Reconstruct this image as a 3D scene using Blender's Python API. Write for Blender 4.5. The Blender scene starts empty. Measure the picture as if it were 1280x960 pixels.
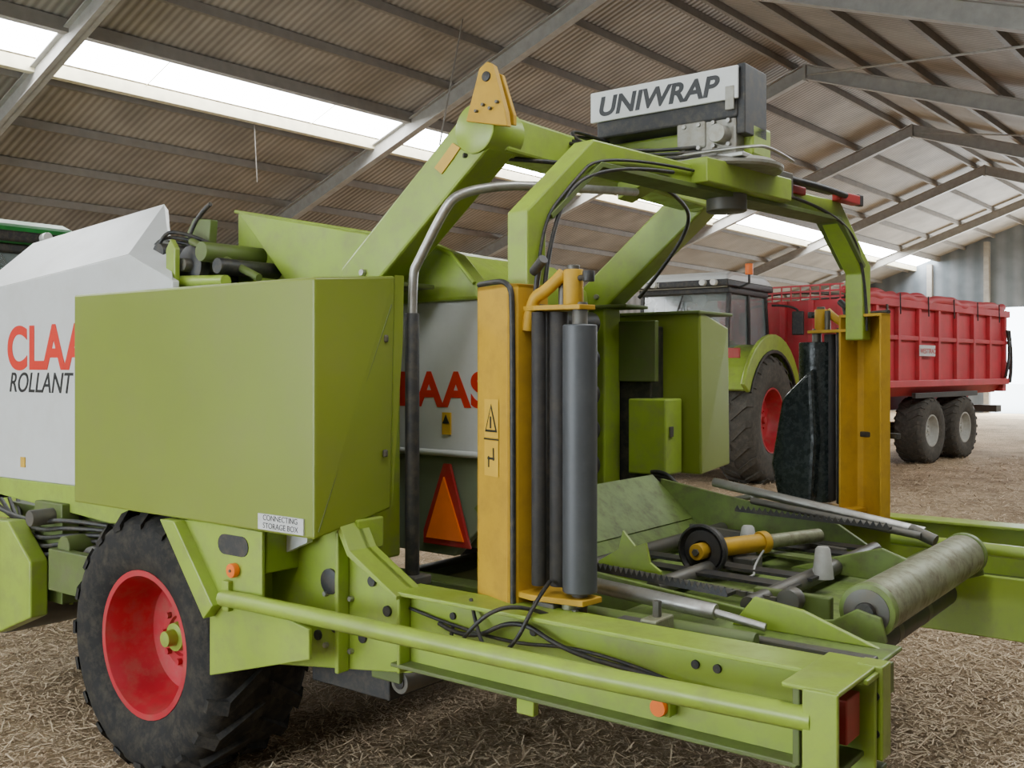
import bpy, bmesh, math, random
import numpy as np
from mathutils import Matrix, Vector
random.seed(3); np.random.seed(3)
scene=bpy.context.scene
COL=scene.collection

# ---------------------------------------------------------------- materials
def mat(name,col,rough=0.5,metal=0.0,var=0.12,dust=0.0,bump=0.0,scale=6.0,emis=0.0,dustcol=(0.22,0.17,0.10),spec=0.5,coat=0.0,alpha=1.0):
    m=bpy.data.materials.new(name); m.use_nodes=True
    nt=m.node_tree; b=nt.nodes['Principled BSDF']
    b.inputs['Roughness'].default_value=rough; b.inputs['Metallic'].default_value=metal
    b.inputs['Specular IOR Level'].default_value=spec
    b.inputs['Coat Weight'].default_value=coat; b.inputs['Alpha'].default_value=alpha
    tc=nt.nodes.new('ShaderNodeTexCoord')
    n=nt.nodes.new('ShaderNodeTexNoise'); n.inputs['Scale'].default_value=scale; n.inputs['Detail'].default_value=6
    nt.links.new(tc.outputs['Object'],n.inputs['Vector'])
    r=nt.nodes.new('ShaderNodeValToRGB')
    r.color_ramp.elements[0].position=0.3; r.color_ramp.elements[1].position=0.7
    c=Vector(col)
    r.color_ramp.elements[0].color=(*(c*(1-var)),1); r.color_ramp.elements[1].color=(*(c*(1+var)),1)
    nt.links.new(n.outputs['Fac'],r.inputs['Fac'])
    out=r.outputs['Color']
    if dust>0:
        n2=nt.nodes.new('ShaderNodeTexNoise'); n2.inputs['Scale'].default_value=scale*2.3; n2.inputs['Detail'].default_value=8
        n2.inputs['Roughness'].default_value=0.7
        nt.links.new(tc.outputs['Object'],n2.inputs['Vector'])
        r2=nt.nodes.new('ShaderNodeValToRGB'); r2.color_ramp.elements[0].position=0.45; r2.color_ramp.elements[1].position=0.75
        r2.color_ramp.elements[0].color=(0,0,0,1); r2.color_ramp.elements[1].color=(dust,dust,dust,1)
        nt.links.new(n2.outputs['Fac'],r2.inputs['Fac'])
        mx=nt.nodes.new('ShaderNodeMix'); mx.data_type='RGBA'
        nt.links.new(r2.outputs['Color'],mx.inputs[0]); nt.links.new(out,mx.inputs[6]); mx.inputs[7].default_value=(*dustcol,1)
        out=mx.outputs[2]
        ra=nt.nodes.new('ShaderNodeMapRange'); ra.inputs[3].default_value=rough; ra.inputs[4].default_value=min(1,rough+.35)
        nt.links.new(r2.outputs['Color'],ra.inputs[0]); nt.links.new(ra.outputs[0],b.inputs['Roughness'])
    nt.links.new(out,b.inputs['Base Color'])
    if bump>0:
        bp=nt.nodes.new('ShaderNodeBump'); bp.inputs['Strength'].default_value=bump; bp.inputs['Distance'].default_value=0.01
        nt.links.new(n.outputs['Fac'],bp.inputs['Height']); nt.links.new(bp.outputs['Normal'],b.inputs['Normal'])
    if emis>0:
        b.inputs['Emission Color'].default_value=(*col,1); b.inputs['Emission Strength'].default_value=emis
    return m
GREEN=mat('lime_paint',(0.27,0.38,0.04),0.34,dust=0.5,scale=3.5,var=0.12,dustcol=(.19,.17,.09))
SHGREEN=mat('shaded_lime_paint',(0.185,0.235,0.022),0.38,dust=0.15,scale=1.5,var=0.05)  # same lime paint, with the boxes' shade and reflection put into the colour
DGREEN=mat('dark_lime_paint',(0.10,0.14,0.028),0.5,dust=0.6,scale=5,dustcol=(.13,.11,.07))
TGREEN=mat('worn_table_paint',(0.15,0.22,0.045),0.45,dust=0.8,scale=6,var=.2,dustcol=(.10,.08,.05))
WHITE=mat('pale_grey_paint',(0.58,0.59,0.57),0.35,dust=0.2,scale=2,var=0.04,dustcol=(.35,.32,.24))
SHWHITE=mat('shaded_panel_paint',(0.20,0.24,0.15),0.45,dust=0.3,scale=3)  # pale panel paint in shadow, its greenish shade painted into the colour
YEL=mat('ochre_yellow_paint',(0.50,0.29,0.02),0.5,dust=0.4,scale=5,var=0.1,spec=.3,dustcol=(.25,.15,.04))
RED=mat('red_paint',(0.40,0.02,0.02),0.45,dust=0.3,scale=3)
RIMRED=mat('rim_red_paint',(0.42,0.012,0.024),0.45,dust=0.4,scale=5)
TRED=mat('trailer_red_paint',(0.55,0.04,0.055),0.5,dust=0.45,scale=2,dustcol=(.36,.14,.11))
BLACK=mat('black_parts',(0.018,0.018,0.018),0.5,dust=0.3,scale=9)
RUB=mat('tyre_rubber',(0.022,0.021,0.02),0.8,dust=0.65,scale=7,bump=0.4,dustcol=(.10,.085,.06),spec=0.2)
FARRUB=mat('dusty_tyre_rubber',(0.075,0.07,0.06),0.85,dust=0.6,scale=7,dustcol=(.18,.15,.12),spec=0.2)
ROLLR=mat('rubber_roller',(0.030,0.028,0.027),0.6,dust=0.4,scale=9,spec=0.3,dustcol=(.10,.08,.055))
FILM=mat('stretch_film',(0.055,0.058,0.062),0.45,dust=0.4,scale=4,dustcol=(.11,.11,.11))
BFILM=mat('black_film',(0.015,0.02,0.02),0.25,dust=0.35,scale=14,bump=0.8,dustcol=(.1,.12,.11))
STEEL=mat('worn_steel',(0.40,0.39,0.36),0.38,metal=0.8,dust=0.5,scale=8)
CAST=mat('cast_aluminium',(0.30,0.29,0.25),0.5,metal=0.5,dust=0.6,scale=12)
DSTEEL=mat('dark_steel',(0.12,0.115,0.10),0.5,metal=0.6,dust=0.4,scale=10)
RSTEEL=mat('rusty_roller_steel',(0.24,0.25,0.15),0.5,metal=0.4,dust=0.9,scale=7,dustcol=(.12,.08,.045))
ORANGE=mat('orange_reflector',(0.80,0.16,0.01),0.35,emis=0.06)
PWHITE=mat('white_plastic',(0.36,0.36,0.33),0.5,dust=0.4)
RIMW=mat('pale_rim_paint',(0.45,0.45,0.41),0.4,dust=0.4)
GLASS=mat('cab_glass',(0.30,0.36,0.36),0.08,spec=0.8,var=0.3,scale=2,alpha=0.5)
JGREEN=mat('deep_green_paint',(0.02,0.22,0.04),0.35)
LAMP=mat('lamp_lens',(0.7,0.7,0.65),0.2)
STEELROOF=mat('frame_grey_paint',(0.33,0.315,0.285),0.6,dust=0.2)
PURL=mat('purlin_grey',(0.19,0.17,0.145),0.7,dust=0.2)
CREAM=mat('cream_trim',(0.64,0.58,0.40),0.6)
TXRED=mat('lettering_red',(0.62,0.03,0.015),0.4,var=0.02)
TXBLK=mat('lettering_black',(0.02,0.02,0.02),0.4)
LABEL=mat('label_white',(0.6,0.6,0.58),0.4,scale=30)
LBL=mat('label_yellow',(0.60,0.36,0.03),0.5)

# ---------------------------------------------------------------- builders
class F: root=None; M=Matrix.Identity(4)
def new_root(name,loc=(0,0,0),rz=0.0):
    e=bpy.data.objects.new(name,None); COL.objects.link(e); e.empty_display_size=0.3
    e.location=loc; e.rotation_euler=(0,0,rz); F.root=e; F.M=Matrix.Identity(4); return e
def add(ob,loc=None):
    COL.objects.link(ob)
    if F.root is not None:
        ob.parent=F.root; ob.matrix_basis=F.M@loc if loc is not None else F.M.copy()
    return ob
def mk(name,verts,faces,m,bevel=0.0,smooth=False,recalc=True):
    me=bpy.data.meshes.new(name); me.from_pydata([tuple(v) for v in verts],[],faces)
    ms=m if isinstance(m,(list,tuple)) else [m]
    for x in ms: me.materials.append(x)
    if recalc:
        bm=bmesh.new(); bm.from_mesh(me); bmesh.ops.recalc_face_normals(bm,faces=bm.faces); bm.to_mesh(me); bm.free()
    ob=bpy.data.objects.new(name,me); add(ob)
    if smooth:
        for p in me.polygons: p.use_smooth=True
    if bevel>0:
        b=ob.modifiers.new('bevel','BEVEL'); b.width=bevel; b.segments=2; b.limit_method='ANGLE'; b.angle_limit=math.radians(35)
    return ob
def prism(name,pts,axis,a0,a1,m,bevel=0.006):
    n=len(pts)
    def mp(p,a):
        return {'v':(p[0],a,p[1]),'u':(a,p[0],p[1]),'z':(p[0],p[1],a)}[axis]
    v=[mp(p,a0) for p in pts]+[mp(p,a1) for p in pts]
    f=[list(range(n)),list(range(2*n-1,n-1,-1))]+[[i,(i+1)%n,n+(i+1)%n,n+i] for i in range(n)]
    return mk(name,v,f,m,bevel)
def box(name,u0,u1,v0,v1,z0,z1,m,bevel=0.006):
    return prism(name,[(u0,v0),(u1,v0),(u1,v1),(u0,v1)],'z',z0,z1,m,bevel)
def band(name,pts,w,axis,a0,a1,m,bevel=0.006):
    P=[Vector(p) for p in pts]; L=[];R=[]
    for i,p in enumerate(P):
        ds=[]
        if i>0: ds.append((P[i]-P[i-1]).normalized())
        if i<len(P)-1: ds.append((P[i+1]-P[i]).normalized())
        d=sum(ds,Vector((0,0))).normalized(); nn=Vector((-d.y,d.x))
        k=1/max(0.4,nn.dot(Vector((-ds[0].y,ds[0].x))))
        L.append(p+nn*w/2*k); R.append(p-nn*w/2*k)
    return prism(name,[tuple(x) for x in L+R[::-1]],axis,a0,a1,m,bevel)
def tube(name,pts,r,m,smooth=True,res=8):
    cu=bpy.data.curves.new(name,'CURVE'); cu.dimensions='3D'; cu.bevel_depth=r; cu.bevel_resolution=3; cu.use_fill_caps=True
    if smooth and len(pts)>2:
        sp=cu.splines.new('NURBS'); sp.points.add(len(pts)-1)
        for i,p in enumerate(pts): sp.points[i].co=(*p,1)
        sp.use_endpoint_u=True; sp.order_u=3; sp.resolution_u=res
    else:
        sp=cu.splines.new('POLY'); sp.points.add(len(pts)-1)
        for i,p in enumerate(pts): sp.points[i].co=(*p,1)
    cu.materials.append(m)
    ob=bpy.data.objects.new(name,cu); add(ob); return ob
def lathe_geo(prof,p0,ax,seg=32):
    p0=Vector(p0); ax=Vector(ax).normalized()
    t=Vector((0,0,1)) if abs(ax.z)<0.9 else Vector((1,0,0))
    a=ax.cross(t).normalized(); b=ax.cross(a).normalized()
    v=[];f=[]
    for (r,h) in prof:
        for i in range(seg):
            th=2*math.pi*i/seg
            v.append(p0+ax*h+(a*math.cos(th)+b*math.sin(th))*max(r,0.0005))
    for j in range(len(prof)-1):
        for i in range(seg):
            k=(i+1)%seg
            f.append([j*seg+i,j*seg+k,(j+1)*seg+k,(j+1)*seg+i])
    return v,f
def lathe(name,prof,p0,ax,m,seg=32,smooth=True,bevel=0):
    v,f=lathe_geo(prof,p0,ax,seg)
    ob=mk(name,v,f,m,bevel)
    for p in ob.data.polygons: p.use_smooth=smooth
    if smooth:
        es=ob.modifiers.new('split','EDGE_SPLIT'); es.split_angle=math.radians(40)
    return ob
def cyl(name,p0,p1,r,m,seg=28,r1=None):
    p0=Vector(p0);p1=Vector(p1); L=(p1-p0).length; r1=r if r1 is None else r1
    return lathe(name,[(0,0),(r*.94,0),(r,min(.004,L*.1)),(r1,L-min(.004,L*.1)),(r1*.94,L),(0,L)],p0,p1-p0,m,seg)
def text(name,s,loc,size,m,shear=0.0,rot=(math.pi/2,0,0),bold=0.0,sx=1.0,ext=0.001,sp=1.0):
    cu=bpy.data.curves.new(name,'FONT'); cu.body=s; cu.size=size; cu.extrude=ext; cu.offset=bold; cu.shear=shear; cu.space_character=sp
    cu.materials.append(m)
    ob=bpy.data.objects.new(name,cu)
    add(ob,Matrix.Translation(loc)@Matrix.Rotation(rot[2],4,'Z')@Matrix.Rotation(rot[0],4,'X')@Matrix.Diagonal((sx,1,1,1)))
    return ob
def wheel(name,c,r,w,rr,rim,rub,out=-1,lugs=22,depth=0.14,lug_h=0.03,hubm=None):
    c=Vector(c); s=out; hh=r-rr
    tp=[(rr,.40*w),(rr+.10*hh,.46*w),(rr+.4*hh,.5*w),(rr+.72*hh,.49*w),(r-.03,.45*w),(r-.006,.36*w),(r,.15*w),(r,-.15*w),(r-.006,-.36*w),(r-.03,-.45*w),(rr+.72*hh,-.49*w),(rr+.4*hh,-.5*w),(rr+.1*hh,-.46*w),(rr,-.40*w)]
    v,f=lathe_geo([(a,b) for a,b in tp],c,(0,1,0),64)
    v=list(v);f=list(f)
    for i in range(lugs):
        for side in (-1,1):
            th0=2*math.pi*(i+(0.5 if side>0 else 0))/lugs; dth=2*math.pi/lugs
            base=len(v)
            for (yy,off,rad) in ((.5*w*side*.99,0.0,r-.05),(.38*w*side,.05*dth,r-.004),(.02*w*side,.75*dth,r-.004)):
                for k in (-.17,.17):
                    for hgt in (-.01,lug_h if abs(yy)<.49*w else .012):
                        th=th0+off+k*dth; R=rad+hgt
                        v.append(c+Vector((R*math.cos(th),yy,R*math.sin(th))))
            for q in range(2):
                o=base+q*4
                f.append([o+1,o+3,o+7,o+5]); f.append([o,o+1,o+5,o+4]); f.append([o+2,o+6,o+7,o+3])
            f.append([base,base+2,base+3,base+1]); f.append([base+8,base+9,base+11,base+10])
    t=mk(name+'_tyre',v,f,rub)
    for p in t.data.polygons[:64*13]: p.use_smooth=True
    yo=s*w*.42
    d=s*-depth
    prof=[(rr+.012,yo),(rr+.014,yo+s*.012),(rr-.012,yo+s*.012),(rr-.02,yo-s*.02),(rr*.90,yo+d*.45),(rr*.88,yo+d*.9),(rr*.80,yo+d*1.35),(rr*.50,yo+d*1.45),(rr*.46,yo+d*1.25),(rr*.30,yo+d*1.2),(rr*.28,yo+d*1.3),(0,yo+d*1.3)]
    lathe(name+'_rim',prof,c,(0,1,0),rim,48)
    lathe(name+'_rim_back',[(rr+.012,-yo),(rr*.85,-yo*.5),(0,-yo*.4)],c,(0,1,0),rim,32)
    hm=hubm or rim
    lathe(name+'_hub',[(rr*.22,yo+d*1.3),(rr*.20,yo+d*.98),(rr*.12,yo+d*.95),(rr*.11,yo+d*.65),(0,yo+d*.62)],c,(0,1,0),hm,24)
    bv=[];bf=[]
    for i in range(8):
        th=2*math.pi*i/8; cc=c+Vector((rr*.37*math.cos(th),yo+d*1.22,rr*.37*math.sin(th)))
        vv,ff=lathe_geo([(.015,0),(.015,.022),(0,.022)],cc,(0,s,0),6); o=len(bv); bv+=vv; bf+=[[a+o for a in q] for q in ff]
    mk(name+'_wheel_nuts',bv,bf,rim)

# ================================================================ BARN
BA=math.radians(50.2)
def barn_root(name): return new_root(name,(0,0,0),BA)
QR,HR,SL,HS=8.27,8.0,0.35,10.3
QE=QR+HS; QN=QR-HS; HE=HR-SL*HS
A0,A1=-9.0,43.0
def zr(q): return HR-SL*abs(q-QR)
def barn_to_world(ob):
    ob.parent=None; ob.matrix_world=Matrix.Rotation(BA,4,'Z')
F.root=None
fm=bpy.data.materials.new('straw_covered_ground'); fm.use_nodes=True; nt=fm.node_tree; b=nt.nodes['Principled BSDF']; b.inputs['Roughness'].default_value=.95
b.inputs['Specular IOR Level'].default_value=.1
tc=nt.nodes.new('ShaderNodeTexCoord'); n1=nt.nodes.new('ShaderNodeTexNoise'); n1.inputs['Scale'].default_value=0.8; n1.inputs['Detail'].default_value=10; n1.inputs['Roughness'].default_value=.75
n2=nt.nodes.new('ShaderNodeTexNoise'); n2.inputs['Scale'].default_value=34; n2.inputs['Detail'].default_value=8; n2.inputs['Roughness'].default_value=.8; n2.inputs['Distortion'].default_value=1.5
for n in (n1,n2): nt.links.new(tc.outputs['Object'],n.inputs['Vector'])
r1=nt.nodes.new('ShaderNodeValToRGB'); e=r1.color_ramp.elements; e[0].position=.33; e[0].color=(.27,.19,.12,1); e[1].position=.64; e[1].color=(.80,.63,.43,1)
nt.links.new(n1.outputs['Fac'],r1.inputs['Fac'])
r2=nt.nodes.new('ShaderNodeValToRGB'); e=r2.color_ramp.elements; e[0].position=.35; e[0].color=(.42,.39,.35,1); e[1].position=.65; e[1].color=(1.3,1.25,1.15,1)
nt.links.new(n2.outputs['Fac'],r2.inputs['Fac'])
mx=nt.nodes.new('ShaderNodeMix'); mx.data_type='RGBA'; mx.blend_type='MULTIPLY'; mx.inputs[0].default_value=1
nt.links.new(r1.outputs['Color'],mx.inputs[6]); nt.links.new(r2.outputs['Color'],mx.inputs[7]); nt.links.new(mx.outputs[2],b.inputs['Base Color'])
bp=nt.nodes.new('ShaderNodeBump'); bp.inputs['Strength'].default_value=1; bp.inputs['Distance'].default_value=.03
nt.links.new(n2.outputs['Fac'],bp.inputs['Height']); nt.links.new(bp.outputs['Normal'],b.inputs['Normal'])
FLOOR=mk('floor',[(A0,QN,0),(A1,QN,0),(A1,QE,0),(A0,QE,0)],[[0,1,2,3]],fm,recalc=False); barn_to_world(FLOOR)
og=mk('ground_outside',[(A1,-60,-.01),(A1+80,-60,-.01),(A1+80,80,-.01),(A1,80,-.01)],[[0,1,2,3]],mat('pale_yard_ground',(.7,.7,.68),.9),recalc=False); barn_to_world(og)
def corr(name,c1,c2,period,axis='X'):
    m=bpy.data.materials.new(name); m.use_nodes=True; nt=m.node_tree; b=nt.nodes['Principled BSDF']; b.inputs['Roughness'].default_value=.75
    tc=nt.nodes.new('ShaderNodeTexCoord'); w=nt.nodes.new('ShaderNodeTexWave'); w.wave_type='BANDS'; w.bands_direction=axis; w.inputs['Scale'].default_value=0.314/period
    w.inputs['Distortion'].default_value=0; nt.links.new(tc.outputs['Object'],w.inputs['Vector'])
    n=nt.nodes.new('ShaderNodeTexNoise'); n.inputs['Scale'].default_value=1.2; n.inputs['Detail'].default_value=6; nt.links.new(tc.outputs['Object'],n.inputs['Vector'])
    r=nt.nodes.new('ShaderNodeValToRGB'); e=r.color_ramp.elements; e[0].color=(*c1,1); e[1].color=(*c2,1); e[0].position=.1;e[1].position=.9
    nt.links.new(w.outputs['Fac'],r.inputs['Fac'])
    r2=nt.nodes.new('ShaderNodeValToRGB'); e=r2.color_ramp.elements; e[0].color=(.8,.8,.8,1); e[1].color=(1.12,1.12,1.12,1); e[0].position=.35;e[1].position=.65
    nt.links.new(n.outputs['Fac'],r2.inputs['Fac'])
    mx=nt.nodes.new('ShaderNodeMix'); mx.data_type='RGBA'; mx.blend_type='MULTIPLY'; mx.inputs[0].default_value=1
    nt.links.new(r.outputs['Color'],mx.inputs[6]); nt.links.new(r2.outputs['Color'],mx.inputs[7]); nt.links.new(mx.outputs[2],b.inputs['Base Color'])
    bp=nt.nodes.new('ShaderNodeBump'); bp.inputs['Strength'].default_value=.5; bp.inputs['Distance'].default_value=.02
    nt.links.new(w.outputs['Fac'],bp.inputs['Height']); nt.links.new(bp.outputs['Normal'],b.inputs['Normal'])
    return m
ROOF=corr('corrugated_fibre_cement',(.20,.175,.145),(.31,.28,.235),.12)
WALLM=corr('cladding_wall',(.13,.155,.175),(.18,.205,.23),.6,'Y')
SWALL=corr('side_cladding',(.14,.13,.11),(.22,.2,.18),.4,'X')
S0,S1=12.95,13.80
N0,N1=0.2,1.3
def strip(q0,q1): return [(A0,q0,zr(q0)),(A1,q0,zr(q0)),(A1,q1,zr(q1)),(A0,q1,zr(q1))]
vs=[];fs=[]
for (a,bq) in ((QN,N0),(N1,QR),(QR,S0),(S1,QE)):
    o=len(vs); vs+=strip(a,bq); fs.append([o,o+1,o+2,o+3])
ce=mk('ceiling',vs,fs,ROOF,recalc=False); barn_to_world(ce)
w=mk('wall_left',[(A0,QE,0),(A1,QE,0),(A1,QE,HE),(A0,QE,HE)],[[0,1,2,3]],SWALL,recalc=False); barn_to_world(w)
w=mk('wall_right',[(A0,QN,0),(A1,QN,0),(A1,QN,HE),(A0,QN,HE)],[[0,1,2,3]],SWALL,recalc=False); barn_to_world(w)
def gable(name,a,D0,D1,DH,m):
    w=mk(name,[(a,QE,0),(a,D1,0),(a,D1,DH),(a,QE,HE),(a,QR,HR),(a,QN,HE),(a,QN,0),(a,D0,0),(a,D0,DH),(a,D1,zr(D1)),(a,D0,zr(D0)) ],
       [[0,1,2,9,3],[2,8,10,4,9],[8,7,6,5,10]],m,recalc=False); barn_to_world(w)
D0,D1,DH=2.6,10.95,4.2
gable('wall_back',A1,D0,D1,DH,WALLM)
gable('wall_front',A0,2.0,12.0,4.4,SWALL)
def glow(name,q0,q1,st):
    m=bpy.data.materials.new(name+'_mat'); m.use_nodes=True; nt=m.node_tree; b=nt.nodes['Principled BSDF']
    b.inputs['Base Color'].default_value=(.8,.82,.82,1); b.inputs['Emission Color'].default_value=(.93,.97,1,1); b.inputs['Emission Strength'].default_value=st
    ob=mk(name,strip(q0,q1),[[0,1,2,3]],m,recalc=False); barn_to_world(ob)
glow('window_1',S0,S1,26.0)
glow('added_fill_strip',N0,N1,8.0)  # unseen glowing roof strip, added to give light from above the camera
barn_root('roof_frame')
RA=[-5.6,0.5,6.35,12.6,19.1,25.5,32.0,38.4]
for i,a in enumerate(RA):
    for sd,qe in (('far',QE),('near',QN)):
        th=.30
        prism(f'rafter_{sd}_{i}',[(QR,HR-.14),(qe,zr(qe)-.14),(qe,zr(qe)-.14-th),(QR,HR-.14-th)],'u',a-.012,a+.012,STEELROOF,0)
        for zz in (.14,.14+th-.02):
            prism(f'rafter_flange_{sd}_{i}_{zz}',[(QR,HR-zz),(qe,zr(qe)-zz),(qe,zr(qe)-zz-.02),(QR,HR-zz-.02)],'u',a-.08,a+.08,STEELROOF,0)
        q2=qe-.15 if qe>QR else qe+.15
        box(f'column_{sd}_{i}',a-.09,a+.09,min(q2-.14,q2+.14),max(q2-.14,q2+.14),0,HE-.1,STEELROOF,0)
    box(f'ridge_plate_{i}',a-.09,a+.09,QR-.02,QR+.02,HR-.48,HR-.14,STEELROOF,0)
qs=[QR+.25+1.12*i for i in range(10)]
for i,q in enumerate(qs):
    for sd in (1,-1):
        qq=QR+sd*(q-QR)
        if S0-.05<qq<S1+.05: continue
        if N0-.05<qq<N1+.05: continue
        box(f'purlin_{i}_{sd}',A0,A1,qq-.035,qq+.035,zr(qq)-.14,zr(qq)-.01,PURL,0)
for q,nm in ((S1+.06,'lower'),(S0-.05,'upper')):
    box(f'skylight_trim_{nm}',A0,A1,q-.07,q+.07,zr(q)-.19,zr(q)-.01,CREAM if nm=='lower' else PURL,0)
k=A0+1.5
while k<A1:
    prism(f'glazing_bar_{k:.1f}',[(S0,zr(S0)-.03),(S1,zr(S1)-.03),(S1,zr(S1)-.04),(S0,zr(S0)-.04)],'u',k-.006,k+.006,CREAM,0); k+=3.1
def rp(a,q,dz=.25): return (a,q,zr(q)-dz)
tube('brace_rod_1',[rp(19.1,QR,.35),rp(12.6,QN+4,.35)],.018,STEELROOF,False)
tube('brace_rod_2',[rp(25.5,QR,.35),rp(19.1,QN+4,.35)],.018,STEELROOF,False)
tube('hanging_wire_1',[(11.3,10.4,zr(10.4)-.1),(11.0,10.6,5.2)],.012,PURL,False)
tube('hanging_wire_2',[(10.0,13.9,zr(13.9)-.1),(10.1,13.95,4.9)],.008,PURL,False)
for i,q in enumerate((11.0,13.2,15.6)):
    box(f'gable_post_{i}',A1-.25,A1-.02,q-.1,q+.1,0,zr(q)-.2,STEELROOF,0)
box('gable_rail',A1-.2,A1-.02,10.95,QE,DH,DH+.15,STEELROOF,0)

# ================================================================ BALER-WRAPPER
UA=math.radians(-37.5)
cu,cv=-2.9,4.15
def uv(u,v): return (u*math.cos(UA)-v*math.sin(UA), u*math.sin(UA)+v*math.cos(UA))
X0,Y0=uv(cu,cv)
baler=new_root('round_baler_wrapper',(X0,Y0,0),UA)
T=Matrix.Translation((-cu,-cv,0)); F.M=T
CV=4.15
wheel('near',(-3.99,2.75,.575),.575,.53,.315,RIMRED,RUB,-1,lugs=20,depth=.15,hubm=GREEN)
wheel('far',(-3.99,5.55,.575),.575,.53,.315,RIMRED,RUB,1,lugs=20,depth=.15,hubm=GREEN)
cyl('axle',(-3.99,3.0,.575),(-3.99,5.3,.575),.07,DSTEEL)
v=[(-4.45,2.45,1.175),(-2.787,2.45,1.172),(-2.787,2.45,2.132),(-4.45,2.45,2.14),
   (-4.45,2.86,1.24),(-2.80,2.86,1.24),(-2.775,2.86,2.165),(-4.45,2.86,2.17)]
BF=[[0,1,2,3],[4,5,6,7],[0,1,5,4],[1,2,6,5],[2,3,7,6],[3,0,4,7]]
mk('film_storage_box_near',v,BF,SHGREEN,.010)
tube('box_fold_line',[(-2.778,2.84,2.05),(-2.788,2.62,1.55),(-2.787,2.47,1.2)],.003,DGREEN,False)
mk('box_edge_strip',[(-2.78,2.86,2.168),(-2.768,2.90,2.168),(-2.775,2.90,1.9),(-2.795,2.86,1.24)],[[0,1,2,3]],SHGREEN)
box('box_latch_1',-2.787,-2.772,2.80,2.82,1.9,1.93,DSTEEL); box('box_latch_2',-2.79,-2.775,2.80,2.82,1.45,1.48,DSTEEL)
box('label_plate',-3.10,-2.84,2.443,2.449,1.185,1.245,LABEL,0)
text('label_text','CONNECTING\nSTORAGE BOX',(-3.07,2.442,1.222),.030,TXBLK,ext=.0003)
v=[(-4.3,5.35,1.17),(-2.70,5.35,1.17),(-2.71,5.35,2.14),(-4.3,5.35,2.14),
   (-4.3,5.76,1.20),(-2.72,5.78,1.20),(-2.72,5.76,2.05),(-4.3,5.76,2.05)]
mk('film_storage_box_far',v,BF,SHGREEN,.012)
box('far_box_lid',-3.6,-2.70,5.33,5.78,2.12,2.14,DGREEN)
# chamber
PR=[(-4.45,2.64),(-3.07,2.37),(-2.92,2.31),(-2.786,2.17),(-2.70,1.9),(-2.66,1.5),(-2.74,1.15),(-2.95,.95),(-4.45,.95)]
def clip(pts,z0,z1):
    def cl(P,z,keep):
        o=[]
        for i in range(len(P)):
            a=P[i];b_=P[(i+1)%len(P)]; ia=keep(a[1]);ib=keep(b_[1])
            if ia:o.append(a)
            if ia!=ib:
                t=(z-a[1])/(b_[1]-a[1]); o.append((a[0]+t*(b_[0]-a[0]),z))
        return o
    P=cl(pts,z0,lambda z:z>=z0); return cl(P,z1,lambda z:z<=z1)
prism('chamber_upper_cover',clip(PR,2.10,9),'v',3.37,3.47,GREEN,.015)
prism('chamber_side_panel',clip(PR,1.40,2.10),'v',3.40,3.47,WHITE,.008)
prism('chamber_lower_panel',clip(PR,.9,1.40),'v',3.42,3.47,SHWHITE,.008)
IN=[(-4.45,2.60),(-3.45,2.40),(-3.22,2.25),(-3.18,1.9),(-3.16,1.4),(-3.22,.95),(-4.45,.95)]
prism('chamber_roof_cover',clip(IN,2.10,9),'v',3.47,4.93,GREEN,.02)
prism('chamber_tailgate',clip(IN,.9,2.10),'v',3.47,4.90,DGREEN,.02)
for i in range(6):
    z=1.05+.2*i; cyl(f'chamber_roller_{i}',(-3.12,3.5,z),(-3.12,4.80,z),.07,BLACK,20)
tube('chamber_side_rod',[(-3.5,3.37,1.42),(-2.68,3.37,1.42)],.014,WHITE,False)
text('lettering_rear','CLAAS',(-3.455,3.3985,1.63),.215,TXRED,bold=.007,sx=1.08,sp=1.06)
tube('cover_edge_trim',[(-4.45,3.36,2.64),(-3.07,3.36,2.37),(-2.92,3.36,2.31),(-2.786,3.36,2.17)],.010,GREEN,False)
prism('cover_side_flap',[(-4.35,2.62),(-3.3,2.41),(-3.35,2.12),(-3.85,2.12)],'v',3.30,3.37,GREEN)
prism('slow_vehicle_sign_border',[(-3.11,1.0),(-2.83,1.0),(-2.85,1.06),(-2.95,1.37),(-2.99,1.37),(-3.11,1.06)],'v',3.385,3.40,RED,.004)
prism('slow_vehicle_sign',[(-3.085,1.03),(-2.865,1.03),(-2.98,1.31)],'v',3.375,3.386,ORANGE,0)
box('warning_sticker',-3.0,-2.95,3.39,3.398,1.50,1.60,LBL,0)
prism('warning_sticker_mark',[(-2.995,1.55),(-2.955,1.55),(-2.975,1.59)],'v',3.386,3.391,TXBLK,0)
# front side panel
prism('front_side_panel',[(-6.5,2.26),(-4.73,2.39),(-4.34,2.235),(-4.34,1.16),(-6.5,1.14)],'v',2.90,2.94,WHITE,.008)
mk('front_panel_bevel',[(-6.5,2.9,2.26),(-4.73,2.9,2.39),(-4.34,2.9,2.235),(-5.02,3.3,2.73),(-6.5,3.3,2.62),
   (-6.5,2.94,2.24),(-4.74,2.94,2.36),(-4.38,2.94,2.22),(-5.04,3.34,2.70),(-6.5,3.34,2.6)],
   [[0,1,3,4],[1,2,3],[5,9,8,6],[6,8,7],[0,5,6,1],[1,6,7,2],[2,7,8,3],[3,8,9,4],[4,9,5,0]],WHITE)
prism('front_panel_green_skirt',[(-6.5,1.14),(-4.34,1.16),(-4.34,1.02),(-4.9,.98),(-6.5,1.06)],'v',2.895,2.945,GREEN)
text('lettering_front','CLAAS',(-6.02,2.8985,1.80),.345,TXRED,bold=.011,sx=1.0,sp=1.04)
text('lettering_model','ROLLANT',(-6.0,2.8985,1.66),.165,TXBLK,shear=.25,bold=.001,sx=.96)
box('sticker_front',-5.85,-5.80,2.893,2.899,1.22,1.28,LBL,0)
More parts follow.
